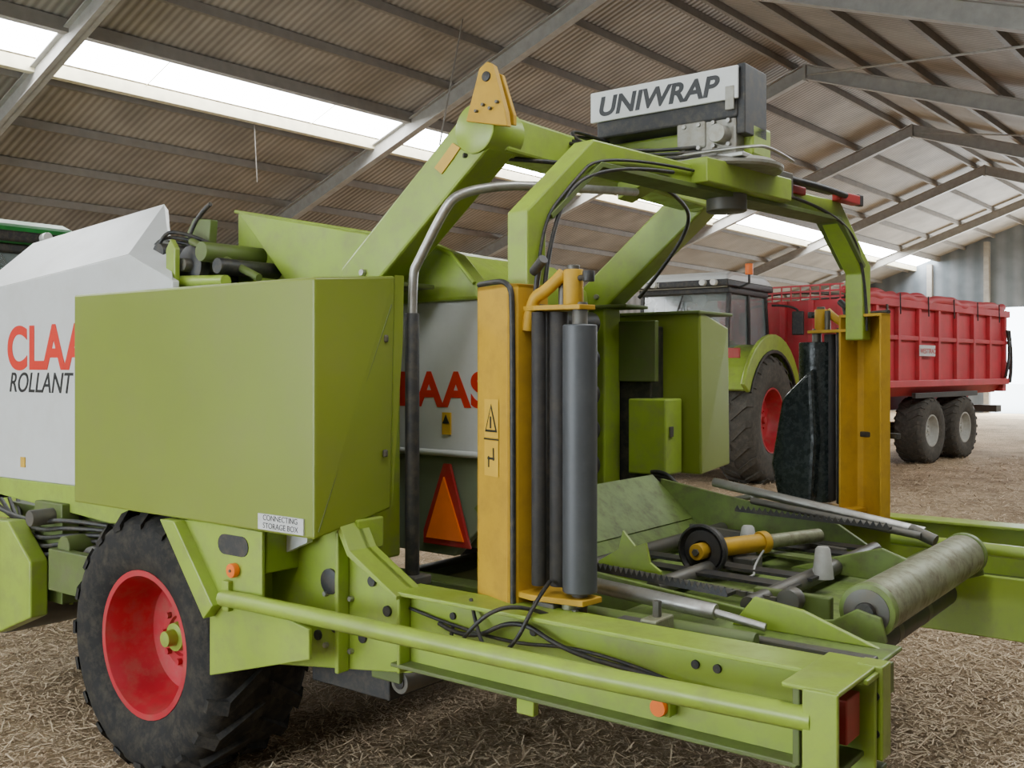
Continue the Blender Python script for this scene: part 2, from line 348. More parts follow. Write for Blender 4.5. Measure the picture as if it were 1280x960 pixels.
box('front_inner_housing',-6.3,-4.5,3.35,4.9,.7,2.15,BLACK,.02)
box('front_drive_housing',-5.0,-4.45,3.3,4.6,2.1,2.42,BLACK,.03)
for i,(u,z,r) in enumerate(((-4.72,2.3,.15),(-4.38,2.32,.10),(-5.0,1.8,.2),(-4.6,1.6,.18))):
    cyl(f'drive_sprocket_{i}',(u,3.02,z),(u,3.08,z),r,DSTEEL if i>1 else BLACK,20)
    cyl(f'drive_shaft_{i}',(u,2.98,z),(u,3.4,z),.035,DSTEEL,16)
cyl('cross_roller_1',(-4.62,3.0,2.40),(-4.62,4.9,2.40),.05,BLACK)
cyl('cross_roller_2',(-4.25,3.0,2.38),(-4.25,3.4,2.38),.05,DGREEN)
cyl('cross_roller_3',(-4.12,3.0,2.30),(-4.12,3.4,2.30),.04,BLACK)
tube('green_link_tube_1',[(-4.50,3.0,2.24),(-4.05,3.0,2.22)],.032,GREEN,False)
tube('green_link_tube_2',[(-4.5,3.12,2.46),(-3.95,3.12,2.24)],.020,DGREEN,False)
prism('green_link_plate',[(-4.46,2.1),(-4.38,2.1),(-4.38,2.40),(-4.42,2.45),(-4.46,2.40)],'v',2.94,2.97,GREEN)
prism('green_cover_bracket',[(-4.75,2.42),(-4.6,2.60),(-4.45,2.58),(-4.5,2.2),(-4.6,2.2)],'v',3.2,3.25,DGREEN)
cyl('side_drive_disc',(-4.58,2.93,2.24),(-4.58,2.97,2.24),.07,BLACK,24)
for i in range(3):
    tube(f'hydraulic_hose_{i}',[(-4.85+.06*i,2.97+.05*i,2.15),(-4.8+.06*i,3.0,2.42+.05*i),(-4.6+.05*i,3.15,2.50),(-4.4,3.25,2.35+.03*i)],.010,BLACK)
tube('antenna_hose',[(-4.65,3.2,2.45),(-4.6,3.2,2.60),(-4.45,3.2,2.66)],.012,BLACK)
box('chain_guard',-4.9,-4.4,3.1,3.3,1.9,2.3,BLACK,.02)
prism('pickup_side_plate',[(-6.4,.9),(-5.6,.95),(-5.35,.75),(-5.35,.45),(-5.75,.3),(-6.4,.35)],'v',2.7,2.8,GREEN,.01)
cyl('pickup_drum',(-5.9,2.8,.5),(-5.9,5.5,.5),.24,DSTEEL,24)
for i in range(14):
    tube(f'pickup_hoop_{i}',[(-5.9+.29*math.cos(t),2.9+i*.18,.5+.29*math.sin(t)) for t in [j*math.pi/6-.3 for j in range(9)]],.012,GREEN)
box('front_frame_beam',-6.2,-4.4,3.0,3.15,.78,.98,DGREEN)
cyl('front_cross_shaft_1',(-5.1,2.75,.85),(-5.1,3.4,.85),.06,DGREEN)
cyl('front_cross_shaft_2',(-5.4,2.72,.98),(-5.4,3.3,.98),.045,DSTEEL)
cyl('front_gear_housing',(-4.9,2.8,.72),(-4.9,3.2,.72),.15,DSTEEL)
box('front_bracket_1',-5.2,-4.8,2.72,2.78,.62,.84,DGREEN); box('front_bracket_2',-5.6,-5.3,2.85,2.95,.5,1.05,DGREEN)
box('front_dark_guard',-6.0,-4.7,3.2,3.3,.35,1.05,BLACK)
for i in range(5):
    tube(f'front_hose_{i}',[(-6.2,2.85+.05*i,1.0),(-5.6,2.8,.92-.05*i),(-5.1,2.82,1.0-.04*i),(-4.6,3.1,.9)],.012,BLACK)
prism('drawbar',[(-8.6,.55),(-8.6,.7),(-6.2,.95),(-6.2,.7)],'v',4.0,4.3,GREEN)
# bracket by the wheel
prism('wheel_strut_plate',[(-3.66,1.17),(-3.45,1.175),(-3.10,1.17),(-3.10,.88),(-2.83,.84),(-2.83,.727),(-3.43,.557),(-3.43,.80),(-3.36,.87)],'v',2.462,2.478,GREEN,.004)
prism('wheel_strut_rib',[(-3.70,1.17),(-3.60,1.17),(-3.34,.86),(-3.40,.80)],'v',2.41,2.475,GREEN,.004)
sl=[(-3.33+.04*math.cos(t),1.10+.04*math.sin(t)) for t in [math.pi/2+j*math.pi/8 for j in range(9)]]+[(-3.22+.04*math.cos(t),1.10+.04*math.sin(t)) for t in [-math.pi/2+j*math.pi/8 for j in range(9)]]
prism('strut_window',sl,'v',2.458,2.4615,BLACK,0)
cyl('orange_reflector_1',(-3.26,2.435,1.005),(-3.26,2.461,1.005),.028,ORANGE); cyl('reflector_screw',(-3.26,2.43,1.005),(-3.26,2.436,1.005),.006,DSTEEL,8)
box('box_support_1',-3.2,-3.12,2.5,2.7,1.0,1.18,GREEN)
prism('mudguard_white_piece',[(-3.20,1.17),(-3.0,1.17),(-3.0,1.12),(-3.12,1.07)],'v',2.60,2.63,WHITE,.002)
prism('frame_side_plate',[(-3.3,1.2),(-2.80,1.22),(-2.74,1.12),(-2.50,.985),(-2.50,.69),(-3.3,.58)],'v',2.66,2.69,GREEN,.005)
for i,(u,z,r) in enumerate(((-2.93,.97,.05),(-2.9,.80,.025),(-3.0,.75,.02),(-2.7,1.0,.02),(-2.62,.9,.02),(-2.75,.78,.02))):
    cyl(f'plate_hole_{i}',(u,2.650,z),(u,2.661,z),r,BLACK,20)
for i in range(9):
    cyl(f'plate_bolt_{i}',(-2.95+.07*(i%3),2.642,.72+.1*(i//3)),(-2.95+.07*(i%3),2.66,.72+.1*(i//3)),.011,STEEL,6)
prism('frame_side_flange',[(-2.80,1.22),(-2.74,1.12),(-2.50,.985),(-2.50,.97),(-2.755,1.10),(-2.815,1.20)],'v',2.58,2.72,GREEN,.002)
box('frame_vertical_rib',-2.845,-2.825,2.60,2.66,.64,1.18,GREEN); box('frame_vertical_rib_2',-2.52,-2.505,2.60,2.66,.70,.98,GREEN)
box('vertical_post',-2.86,-2.78,2.66,2.80,1.1,1.22,GREEN)
def mv(v): return 2*CV-v
for sd in ('near','far'):
    g=(lambda x:x) if sd=='near' else mv
    def bx(n,u0,u1,v0,v1,z0,z1,m,bv=.004): 
        a,b_=sorted((g(v0),g(v1))); return box(f'{n}_{sd}',u0,u1,a,b_,z0,z1,m,bv)
    e=-.84
    bx('side_beam_web',-2.55,e,2.66,2.675,.73,.985,GREEN)
    bx('side_beam_top',-2.55,e,2.60,2.76,.98,.995,GREEN)
    bx('side_beam_bottom',-2.55,e,2.60,2.76,.72,.735,DGREEN)
    tube(f'outer_rail_{sd}',[(-3.30,g(2.43),.895),(-3.15,g(2.43),.90),(-1.6,g(2.43),.91),(-.92,g(2.43),.925)],.032,GREEN,False)
    bx('rail_start_plate',-3.32,-3.28,2.44,2.66,.84,.96,GREEN)
    bx('end_back_plate',-.975,-.955,2.43,2.70,.80,1.0,DGREEN)
    bx('end_top_plate',-1.0,-.85,2.42,2.76,.995,1.007,GREEN)
    bx('end_side_plate',-.94,-.85,2.405,2.42,.76,1.005,GREEN)
    bx('end_lug',-.90,-.83,2.69,2.76,.76,1.01,GREEN)
    bx('tail_light',-.955,-.87,2.53,2.63,.84,.955,RED)
    bx('tail_light_bracket',-.955,-.88,2.45,2.50,.76,.93,RSTEEL)
    bx('end_lower_plate',-.975,-.87,2.42,2.70,.775,.79,DGREEN)
    bx('step_lug',-2.0,-1.93,2.63,2.66,.66,.73,GREEN)
    for k,(u,zz) in enumerate(((-.85,.83),(-.85,.93))): cyl(f'end_hole_{k}_{sd}',(u,g(2.684),zz),(u,g(2.691),zz),.012,BLACK,12)
box('far_inner_plate',-1.45,-.3,4.9,4.93,.58,.86,GREEN)
tube('far_inner_tube',[(-1.5,5.0,.97),(-.3,5.0,.95)],.03,GREEN,False)
for i,(a,b_) in enumerate(((-.6,4.87),(-.75,4.87))):
    cyl(f'far_plate_hole_{i}',(a,4.893,.74),(a,4.901,.74),.02,BLACK,16)
cyl('orange_reflector_2',(-1.45,2.59,.80),(-1.45,2.61,.80),.026,ORANGE)
box('reflector_tab',-1.48,-1.42,2.61,2.66,.77,.84,GREEN)
for i,u in enumerate((-1.95,-1.36,-1.29,-2.3,-1.02)):
    cyl(f'beam_hole_{i}',(u,2.652,.93),(u,2.661,.93),.013,BLACK,14)
tube('beam_hose_1',[(-2.35,2.64,.90),(-2.2,2.62,.86),(-2.0,2.63,.98),(-1.8,2.62,.90),(-1.5,2.63,.88),(-1.2,2.62,.86),(-1.0,2.63,.87),(-.95,2.64,.86)],.008,BLACK)
tube('beam_hose_2',[(-2.3,2.66,.90),(-2.22,2.52,.80),(-2.05,2.50,1.0),(-1.95,2.58,1.04),(-1.9,2.7,.98)],.007,BLACK)
tube('beam_hose_3',[(-2.22,2.66,1.0),(-2.08,2.55,.83),(-1.95,2.55,.90),(-1.90,2.60,1.05),(-1.95,2.75,1.08)],.007,BLACK)
tube('beam_hose_4',[(-2.5,2.65,.93),(-2.1,2.64,.87),(-1.7,2.63,.93),(-1.4,2.63,.87)],.006,BLACK)
box('under_cross_beam_1',-2.75,-2.6,2.7,5.6,.62,.78,DGREEN)
box('under_cross_beam_2',-3.4,-3.25,2.7,5.6,.62,.78,DGREEN)
box('under_long_beam_1',-4.4,-2.5,3.3,3.42,.66,.86,DGREEN); box('under_long_beam_2',-4.4,-2.5,4.88,5.0,.66,.86,DGREEN)
cyl('under_pivot',(-2.62,2.72,.62),(-2.62,3.1,.62),.045,DSTEEL); cyl('under_pivot_bore',(-2.62,2.715,.62),(-2.62,2.722,.62),.025,BLACK); cyl('under_cylinder',(-2.9,2.95,.68),(-1.9,3.1,.80),.035,BLACK)
box('under_box',-3.2,-2.75,2.8,3.2,.5,.75,BLACK)
# gantry
for sd,v0 in (('near',3.10),('far',5.00)):
    band(f'gantry_arm_{sd}',[(-3.25,.95),(-3.25,2.20),(-2.56,2.76)],.20,'v',v0,v0+.18,GREEN,.012)
    cyl(f'gantry_knuckle_{sd}',(-2.56,v0-.015,2.76),(-2.56,v0+.195,2.76),.10,GREEN)
    cyl(f'gantry_bolt_{sd}',(-3.2,v0-.02,2.22),(-3.2,v0,2.22),.015,STEEL,8)
    band(f'gantry_foot_{sd}',[(-3.42,2.16),(-2.98,2.16)],.02,'v',v0-.04,v0+.22,DGREEN)
box('gantry_cross_beam',-2.66,-2.48,3.2,5.1,2.68,2.83,GREEN,.012)
prism('lifting_plate',[(-2.59,2.79),(-2.38,2.74),(-2.39,2.80),(-2.45,2.99),(-2.48,3.01),(-2.52,2.99)],'v',3.07,3.10,YEL,.004)
prism('lifting_plate_rear',[(-2.56,2.80),(-2.40,2.76),(-2.40,2.80),(-2.46,2.97),(-2.48,2.98),(-2.51,2.97)],'v',3.14,3.16,YEL,.004)
cyl('lifting_hole',(-2.482,3.062,2.95),(-2.482,3.071,2.95),.020,BLACK,20)
for i in range(4): cyl(f'lifting_bolt_{i}',(-2.53+.035*i,3.055,2.82+.02*(i%2)),(-2.53+.035*i,3.07,2.82+.02*(i%2)),.007,DSTEEL,6)
prism('warning_sticker_arm',[(-2.74,2.60),(-2.68,2.655),(-2.64,2.695),(-2.68,2.72),(-2.78,2.63)],'v',3.093,3.099,LBL,0)
box('boom',-2.60,-1.80,4.05,4.25,2.72,2.86,GREEN,.012)
prism('boom_gusset',[(-2.5,2.72),(-2.2,2.72),(-2.5,2.60)],'v',4.08,4.22,GREEN)
tube('gantry_hose_far',[(-2.9,4.97,2.2),(-2.75,4.97,2.35),(-2.55,4.97,2.62),(-2.47,4.6,2.70),(-2.46,4.3,2.74)],.011,BLACK)
tube('gantry_hose_near',[(-2.62,3.09,2.66),(-2.50,3.3,2.665),(-2.46,3.7,2.70),(-2.44,4.0,2.80),(-2.3,4.03,2.80)],.010,BLACK)
tube('film_guard_tube',[(-2.77,2.95,1.9),(-2.77,2.95,2.18),(-2.74,2.95,2.22),(-2.60,2.95,2.42),(-2.54,2.96,2.48),(-2.44,3.1,2.52),(-2.38,3.3,2.54),(-2.38,4.05,2.62)],.019,STEEL)
cyl('film_guard_grip',(-2.77,2.95,.95),(-2.77,2.95,2.02),.029,BLACK)
box('film_guard_foot',-2.83,-2.71,2.90,3.0,.93,.97,DSTEEL)
# top unit
box('drive_cover_body',-2.54,-1.83,3.96,4.20,2.87,3.07,BLACK,.01)
box('drive_cover_sign',-2.56,-1.82,3.94,3.955,2.945,3.085,WHITE,.004)
box('drive_cover_top',-2.56,-1.82,3.95,4.20,3.07,3.085,BLACK,.004)
text('lettering_unit','UNIWRAP',(-2.52,3.9385,2.972),.120,TXBLK,shear=.2,bold=.004,sx=1.10,ext=.0005)
box('sign_end_plate',-1.84,-1.80,3.97,4.20,2.80,3.10,BLACK)
box('sign_latch',-1.875,-1.835,3.935,3.945,2.90,3.0,CAST,.002)
box('drive_motor_block',-2.02,-1.84,3.97,4.18,2.70,2.92,CAST,.01)
box('drive_gearbox',-2.12,-1.98,3.96,4.14,2.76,2.88,CAST,.01)
cyl('drive_motor',(-1.90,3.9,2.80),(-1.90,4.0,2.80),.04,CAST)
box('drive_mount_plate',-2.3,-1.8,3.95,4.2,2.70,2.72,STEEL,.004)
for i in range(8): cyl(f'drive_bolt_{i}',(-2.08+.07*(i%4),3.95,2.76+.1*(i//4)),(-2.08+.07*(i%4),3.97,2.76+.1*(i//4)),.010,STEEL,6)
lathe('slew_ring',[(0,0),(.24,0),(.25,.01),(.25,.022),(.24,.025),(.21,.045),(.08,.05),(0,.05)],(-1.97,4.15,2.67),(0,0,1),CAST,40)
tube('slew_ring_rod',[(-2.25,3.95,2.735),(-1.75,3.92,2.735),(-1.68,4.0,2.72),(-1.68,4.2,2.70)],.007,STEEL)
for k in range(3):
    tube(f'slew_hose_{k}',[(-2.5,3.95+.03*k,2.86),(-2.58-.02*k,3.75,2.90-.03*k),(-2.4,3.65-.03*k,2.76),(-2.2,3.88,2.71+.02*k),(-2.0,3.98,2.73+.02*k)],.008,BLACK)
# satellite
C=Matrix.Translation((-1.97,4.15,0))@Matrix.Rotation(math.radians(-7),4,'Z')
F.M=T@C
cyl('satellite_spindle',(0,0,2.50),(0,0,2.68),.09,DSTEEL)
band('satellite_arch',[(-1.30,1.95),(-1.30,2.33),(-.97,2.61),(.98,2.61),(1.30,2.33),(1.30,1.95)],.10,'u',-.05,.05,GREEN,.008)
band('satellite_arch_web',[(-1.24,2.34),(-.96,2.565),(.97,2.565),(1.24,2.34)],.02,'u',-.07,.07,DGREEN,.002)
box('satellite_hub_plate',-.13,.13,-.35,.35,2.575,2.68,GREEN)
tube('satellite_hose',[(.06,-1.28,2.0),(.06,-1.25,2.33),(.065,-1.0,2.575),(.065,-.5,2.60)],.008,BLACK)
tube('satellite_hose_2',[(.06,-1.31,2.05),(.06,-1.30,2.30),(.06,-1.13,2.47),(.062,-.95,2.62),(.062,-.3,2.63)],.006,BLACK)
tube('satellite_hose_far',[(.06,1.28,2.0),(.06,1.27,2.33),(.065,1.0,2.60),(.065,.4,2.62)],.008,BLACK)
box('trip_arm',-.02,.05,.3,1.0,2.70,2.72,DSTEEL)
tube('trip_arm_bar',[(.05,.25,2.70),(.12,.6,2.69),(.10,.95,2.68)],.016,BLACK)
box('trip_arm_bracket',.0,.10,.30,.42,2.60,2.72,DSTEEL)
box('trip_arm_red',.05,.10,.90,1.12,2.65,2.70,RED); box('trip_arm_tip',.06,.09,1.12,1.18,2.65,2.71,BLACK)
box('trip_arm_red_2',.0,.07,.42,.6,2.64,2.68,RED)
def dispenser(tag,rollr,rollm):
    pl=[(-.17,-1.30),(-.165,-1.385),(-.14,-1.40),(.045,-1.445),(.075,-1.42),(.085,-1.28)]
    inn=[(.073,-1.28),(.063,-1.41),(.04,-1.433),(-.135,-1.39),(-.153,-1.375),(-.158,-1.30)]
    prism(f'dispenser_housing_{tag}',pl+inn,'z',.97,2.09,YEL,.002)
    prism(f'housing_cap_{tag}',pl,'z',2.075,2.09,YEL,.002); prism(f'housing_base_{tag}',pl,'z',.955,.975,YEL,.002)
    tube(f'housing_seal_{tag}',[(.066,-1.437,.97),(.066,-1.437,2.0),(.055,-1.44,2.10),(-.10,-1.41,2.102),(-.16,-1.38,2.10)],.010,BLACK)
    def fp(t,off):
        x=-.14+.185*t; y=-1.40-.045*t; return (x-.236*off, y-.97*off)
    def quad(nm,t0,t1,z0,z1,off,m):
        a=fp(t0,off);b_=fp(t1,off)
        mk(nm,[(*a,z0),(*b_,z0),(*b_,z1),(*a,z1)],[[0,1,2,3]],m)
    quad(f'warning_label_upper_{tag}',.22,.72,1.555,1.69,.003,LBL); quad(f'warning_label_lower_{tag}',.22,.72,1.42,1.545,.003,LBL)
    def tri(nm,t0,t1,z0,z1,off,m):
        a=fp(t0,off);b_=fp(t1,off);c_=fp((t0+t1)/2,off); mk(nm,[(*a,z0),(*b_,z0),(*c_,z1)],[[0,1,2]],m)
    tri(f'warning_triangle_{tag}',.25,.69,1.575,1.675,.004,TXBLK); tri(f'warning_triangle_inner_{tag}',.31,.63,1.583,1.658,.005,LBL)
    quad(f'warning_figure_{tag}',.44,.50,1.588,1.63,.006,TXBLK); quad(f'warning_mark_a_{tag}',.36,.41,1.45,1.49,.004,TXBLK); quad(f'warning_mark_b_{tag}',.53,.58,1.475,1.52,.004,TXBLK); quad(f'warning_mark_c_{tag}',.34,.60,1.478,1.486,.0045,TXBLK)
    quad(f'label_frame_{tag}',.20,.74,1.547,1.552,.0035,TXBLK)
    box(f'dispenser_back_plate_{tag}',.09,.12,-1.36,-1.30,1.05,2.02,BLACK)
    cyl(f'stretch_roller_1_{tag}',(.135,-1.38,1.06),(.135,-1.38,1.99),.026,ROLLR)
    cyl(f'stretch_roller_2_{tag}',(.190,-1.34,1.06),(.190,-1.34,1.99),.032,ROLLR)
    cyl(f'film_roll_{tag}',(.275,-1.33,1.05),(.275,-1.33,1.945),rollr,rollm,36)
    cyl(f'film_core_{tag}',(.275,-1.33,.98),(.275,-1.33,2.02),.026,DSTEEL)
    prism(f'top_bracket_{tag}',[(-.02,-1.38),(.14,-1.41),(.30,-1.36),(.31,-1.29),(.15,-1.28),(-.02,-1.28)],'z',1.995,2.012,YEL,.003)
    tube(f'top_yellow_arm_{tag}',[(.08,-1.38,1.93),(.10,-1.38,2.04),(.16,-1.37,2.06),(.22,-1.35,2.12)],.022,YEL)
    cyl(f'top_yellow_block_{tag}',(.255,-1.34,2.012),(.255,-1.34,2.13),.034,YEL,20)
    cyl(f'top_knob_{tag}',(.27,-1.34,2.10),(.34,-1.36,2.10),.010,BLACK); cyl(f'top_knob_ball_{tag}',(.335,-1.356,2.085),(.335,-1.356,2.12),.020,BLACK,16)
    cyl(f'top_cap_{tag}',(.255,-1.34,2.13),(.255,-1.34,2.145),.022,DSTEEL,16)
    tube(f'top_handle_{tag}',[(.10,-1.36,2.05),(.11,-1.36,2.15),(.15,-1.38,2.17)],.010,BLACK); cyl(f'top_handle_grip_{tag}',(.10,-1.37,2.13),(.16,-1.385,2.17),.018,BLACK,14)
    cyl(f'top_spring_{tag}',(.20,-1.33,2.0),(.20,-1.33,2.12),.016,DSTEEL,14)
    prism(f'bottom_bracket_{tag}',[(.0,-1.41),(.14,-1.43),(.33,-1.38),(.33,-1.28),(.15,-1.27),(.0,-1.28)],'z',1.015,1.035,YEL,.003)
    prism(f'bottom_bracket_low_{tag}',[(.08,-1.40),(.30,-1.38),(.34,-1.30),(.10,-1.28)],'z',.955,.975,YEL,.003)
    cyl(f'bottom_gear_{tag}',(.16,-1.34,.975),(.16,-1.34,1.015),.055,DSTEEL,16); cyl(f'bottom_gear_b_{tag}',(.25,-1.35,.90),(.25,-1.35,1.015),.03,RSTEEL,12)
    cyl(f'bottom_bolt_{tag}',(.29,-1.37,.87),(.29,-1.37,1.0),.012,DSTEEL,8)
    box(f'bottom_dark_block_{tag}',.12,.22,-1.40,-1.33,.985,1.01,DSTEEL)
dispenser('near',.058,FILM)
cc=Vector((.10,-1.35,0))
F.M=T@C@Matrix.Rotation(math.pi,4,'Z')@Matrix.Translation(cc)@Matrix.Rotation(math.radians(-12),4,'Z')@Matrix.Translation(-cc)
dispenser('far',.098,BFILM)
mk('draped_film',[(.20,-1.25,1.80),(.34,-1.23,1.70),(.40,-1.24,1.25),(.34,-1.22,1.03),(.20,-1.24,1.02),(.18,-1.26,1.4),
                  (.20,-1.19,1.80),(.38,-1.15,1.62),(.45,-1.14,1.25),(.37,-1.13,1.00),(.18,-1.16,1.00),(.17,-1.18,1.4)],
   [[0,1,2,3,4,5],[6,11,10,9,8,7],[0,6,7,1],[1,7,8,2],[2,8,9,3],[3,9,10,4],[4,10,11,5],[5,11,6,0]],BFILM,.02)
box('far_strap',-.18,.10,-1.455,-1.42,1.42,1.45,BLACK,.004)
F.M=T
# wrapping table
prism('table_pan',[(-2.62,1.02),(-2.45,.90),(-1.3,.86),(-1.3,.83),(-2.47,.87),(-2.65,1.0)],'v',3.4,4.95,TGREEN,.004)
prism('table_far_wing',[(-2.75,1.18),(-1.75,1.02),(-1.55,.90),(-2.5,.86),(-2.75,.95)],'v',4.95,4.975,TGREEN,.004)
prism('table_near_wing',[(-2.6,1.05),(-2.1,.98),(-1.5,.93),(-1.3,.84),(-2.6,.84)],'v',3.36,3.385,TGREEN,.004)
mk('table_front_apron',[(-2.8,3.4,1.20),(-2.8,4.95,1.20),(-2.55,4.95,.98),(-2.55,3.4,.98),(-2.82,3.4,1.18),(-2.82,4.95,1.18),(-2.57,4.95,.96),(-2.57,3.4,.96)],
   [[0,1,2,3],[4,7,6,5],[0,4,5,1],[1,5,6,2],[2,6,7,3],[3,7,4,0]],TGREEN)
for i in range(3):
    u=-2.35+.40*i; z=.945-.01*i
    cyl(f'table_roller_{i}',(u,3.45,z),(u,4.9,z),.035,DSTEEL)
for i,v_ in enumerate((3.75,3.95,4.35,4.55,4.75)):
    band(f'table_belt_{i}',[(-2.4,.955),(-1.5,.94)],.012,'v',v_,v_+.09,BLACK if i!=2 else DGREEN,0)
cvs=[];cfs=[]
for i in range(34):
    u=-2.4+.03*i; z=.97-.0012*i; dv=.006 if i%2 else .0
    o=len(cvs); 
    for (a,b_,c_) in ((0,0,0),(.026,0,0),(.026,.02,0),(0,.02,0),(0,0,.018),(.026,0,.018),(.026,.02,.018),(0,.02,.018)):
        cvs.append((u+a,3.52+dv+b_,z+c_))
    cfs+=[[o,o+3,o+2,o+1],[o+4,o+5,o+6,o+7],[o,o+1,o+5,o+4],[o+1,o+2,o+6,o+5],[o+2,o+3,o+7,o+6],[o+3,o,o+4,o+7]]
mk('table_drive_chain',cvs,cfs,DSTEEL)
for u in (-2.38,-1.42): cyl(f'chain_sprocket_{u}',(u,3.50,.95),(u,3.56,.95),.045,DSTEEL,14)
prism('table_rail_inner',[(-2.5,.955),(-1.35,.92),(-1.35,.89),(-2.5,.92)],'v',3.66,3.69,DGREEN,.002)
prism('table_rail_outer',[(-2.4,1.0),(-1.6,.96),(-1.6,.93),(-2.4,.96)],'v',4.62,4.65,DSTEEL,.002)
prism('table_ratchet_plate',[(-2.3,.98),(-2.2,1.04),(-2.18,1.12),(-2.12,1.06),(-2.07,1.08),(-2.05,1.0),(-2.0,.97),(-2.0,.92),(-2.3,.92)],'v',3.6,3.615,GREEN,.002)
box('table_bracket_2',-1.6,-1.3,3.6,3.64,.86,.96,DGREEN)
prism('table_bracket_3',[(-1.75,.9),(-1.2,.88),(-1.2,.98),(-1.35,1.03),(-1.55,.97)],'v',4.35,4.37,TGREEN)
# guide disc
ad=Vector((.05,.99,0)).normalized(); pc=Vector((-1.98,3.93,1.01))
lathe('guide_disc',[(0,.03),(.045,.03),(.055,.02),(.090,.015),(.105,-.012),(.114,-.008),(.116,.005),(.106,.035),(.05,.05),(0,.05)],pc,ad,BLACK,36)
lathe('guide_disc_face',[(.045,0),(.088,.002),(.092,.014)],pc,ad,ROLLR,36)
cyl('guide_disc_hub',pc-ad*.05,pc+ad*.05,.036,YEL); cyl('guide_disc_nut',pc-ad*.062,pc-ad*.05,.016,DSTEEL,6)
a2=Vector((.36,.93,0)).normalized(); p2=pc+ad*.05
cyl('guide_arm_yellow',p2,p2+a2*.34,.04,YEL)
cyl('guide_arm_tube',p2+a2*.34,p2+a2*.70,.032,RSTEEL); cyl('guide_arm_collar',p2+a2*.31,p2+a2*.35,.05,YEL)
box('guide_arm_block',-1.92,-1.82,4.1,4.2,.90,.965,DSTEEL)
tube('baling_twine',[(-1.75,4.05,1.02),(-1.78,4.0,.95),(-1.72,3.9,.93),(-1.8,3.8,.93)],.005,PWHITE)
lathe('cone_guide_1',[(.045,0),(.04,.02),(.03,.08),(.022,.09),(0,.092)],(-1.98,4.4,.97),(0,0,1),PWHITE,20)
lathe('cone_guide_2',[(.045,0),(.042,.02),(.03,.12),(.022,.13),(0,.132)],(-1.50,4.07,.93),(0,0,1),PWHITE,20)
def rack(name,p0,p1,w,teeth,m):
    p0=Vector(p0);p1=Vector(p1); d=(p1-p0); L=d.length; d.normalize(); s=Vector((-d.y,d.x,0)).normalized(); up=d.cross(s)*-1
    if up.z<0: up=-up
    v=[];f=[]
    o=0
    for t in (0,L):
        for (hh,ss) in ((0,-w/2),(0,w/2),(.012,w/2),(.012,-w/2)): v.append(p0+d*t+up*hh+s*ss)
    f.extend([[o,o+1,o+2,o+3],[o+4,o+7,o+6,o+5],[o,o+4,o+5,o+1],[o+1,o+5,o+6,o+2],[o+2,o+6,o+7,o+3],[o+3,o+7,o+4,o]])
    for i in range(teeth):
        a=L*i/teeth; b_=a+L/teeth*.9; o=len(v)
        for ss in (-w/2,-w/2+.004): v.extend([p0+d*a+up*.012+s*ss,p0+d*b_+up*.012+s*ss,p0+d*(a+b_)/2+up*.034+s*ss])
        f.extend([[o,o+1,o+2],[o+3,o+5,o+4],[o,o+3,o+4,o+1],[o+1,o+4,o+5,o+2],[o+2,o+5,o+3,o]])
    mk(name,v,f,m)
rack('film_cutter_near',(-2.08,3.2,1.04),(-1.50,3.2,1.015),.07,26,BLACK)
cyl('cutter_arm_near',(-2.06,3.12,1.0),(-1.52,3.12,.97),.028,STEEL)
tube('cutter_arm_tip',[(-1.54,3.12,.97),(-1.35,3.14,.94)],.014,STEEL,False)
rack('film_cutter_far',(-2.2,4.75,1.07),(-1.43,4.75,1.05),.04,26,BLACK)
cyl('cutter_arm_far',(-2.40,4.9,1.19),(-1.32,4.9,1.03),.024,STEEL)
cyl('cutter_arm_far_lower',(-2.15,4.82,1.12),(-1.32,4.84,1.02),.018,DSTEEL)
tube('cutter_arm_joint',[(-1.38,4.88,1.04),(-1.26,4.86,1.0)],.028,DSTEEL,False)
# tail rollers
cyl('rear_table_roller',(-1.12,3.5,.965),(-1.12,4.75,.965),.092,RSTEEL,40)
for nm,v0,v1 in (('near',3.44,3.5),('far',4.75,4.80)):
    cyl(f'roller_end_cap_{nm}',(-1.12,v0+.01,.965),(-1.12,v1,.965),.096,TGREEN,40)
    cyl(f'roller_end_recess_{nm}',(-1.12,v0+.006,.965),(-1.12,v0+.012,.965),.078,DSTEEL,40)
    cyl(f'roller_hub_{nm}',(-1.12,v0-.02,.965),(-1.12,v0+.02,.965),.035,BLACK,20)
    prism(f'roller_bracket_{nm}',[(-1.62,.86),(-1.22,.93),(-1.14,.98),(-1.06,.96),(-1.04,.88),(-1.25,.80),(-1.62,.76)],'v',v0-.03 if nm=='near' else v1,v0-.01 if nm=='near' else v1+.02,TGREEN,.004)
cyl('lower_rear_roller',(-1.2,3.5,.79),(-1.2,4.75,.79),.06,BLACK,32)
for k,vv in enumerate((3.9,4.3)): cyl(f'lower_roller_band_{k}',(-1.2,vv,.79),(-1.2,vv+.06,.79),.062,DSTEEL,32)
box('table_subframe_near',-2.5,-1.0,3.28,3.36,.74,.84,DGREEN); box('table_subframe_far',-2.5,-1.0,4.95,5.03,.74,.84,DGREEN)
box('table_cross_member',-1.5,-1.4,2.7,5.6,.74,.84,DGREEN)
box('near_tail_table',-1.9,-.95,2.76,3.28,.90,.915,TGREEN)
prism('near_tail_gusset',[(-1.5,.915),(-1.0,.915),(-1.25,1.0),(-1.42,1.02)],'v',3.2,3.22,GREEN,.004)
cyl('near_tail_tube',(-2.3,2.9,.95),(-1.3,2.95,.94),.03,DGREEN)
box('near_tail_clamp',-1.62,-1.56,2.78,2.9,.915,1.0,RSTEEL); cyl('near_tail_bolt',(-1.59,2.84,1.0),(-1.59,2.84,1.05),.015,DSTEEL,8)
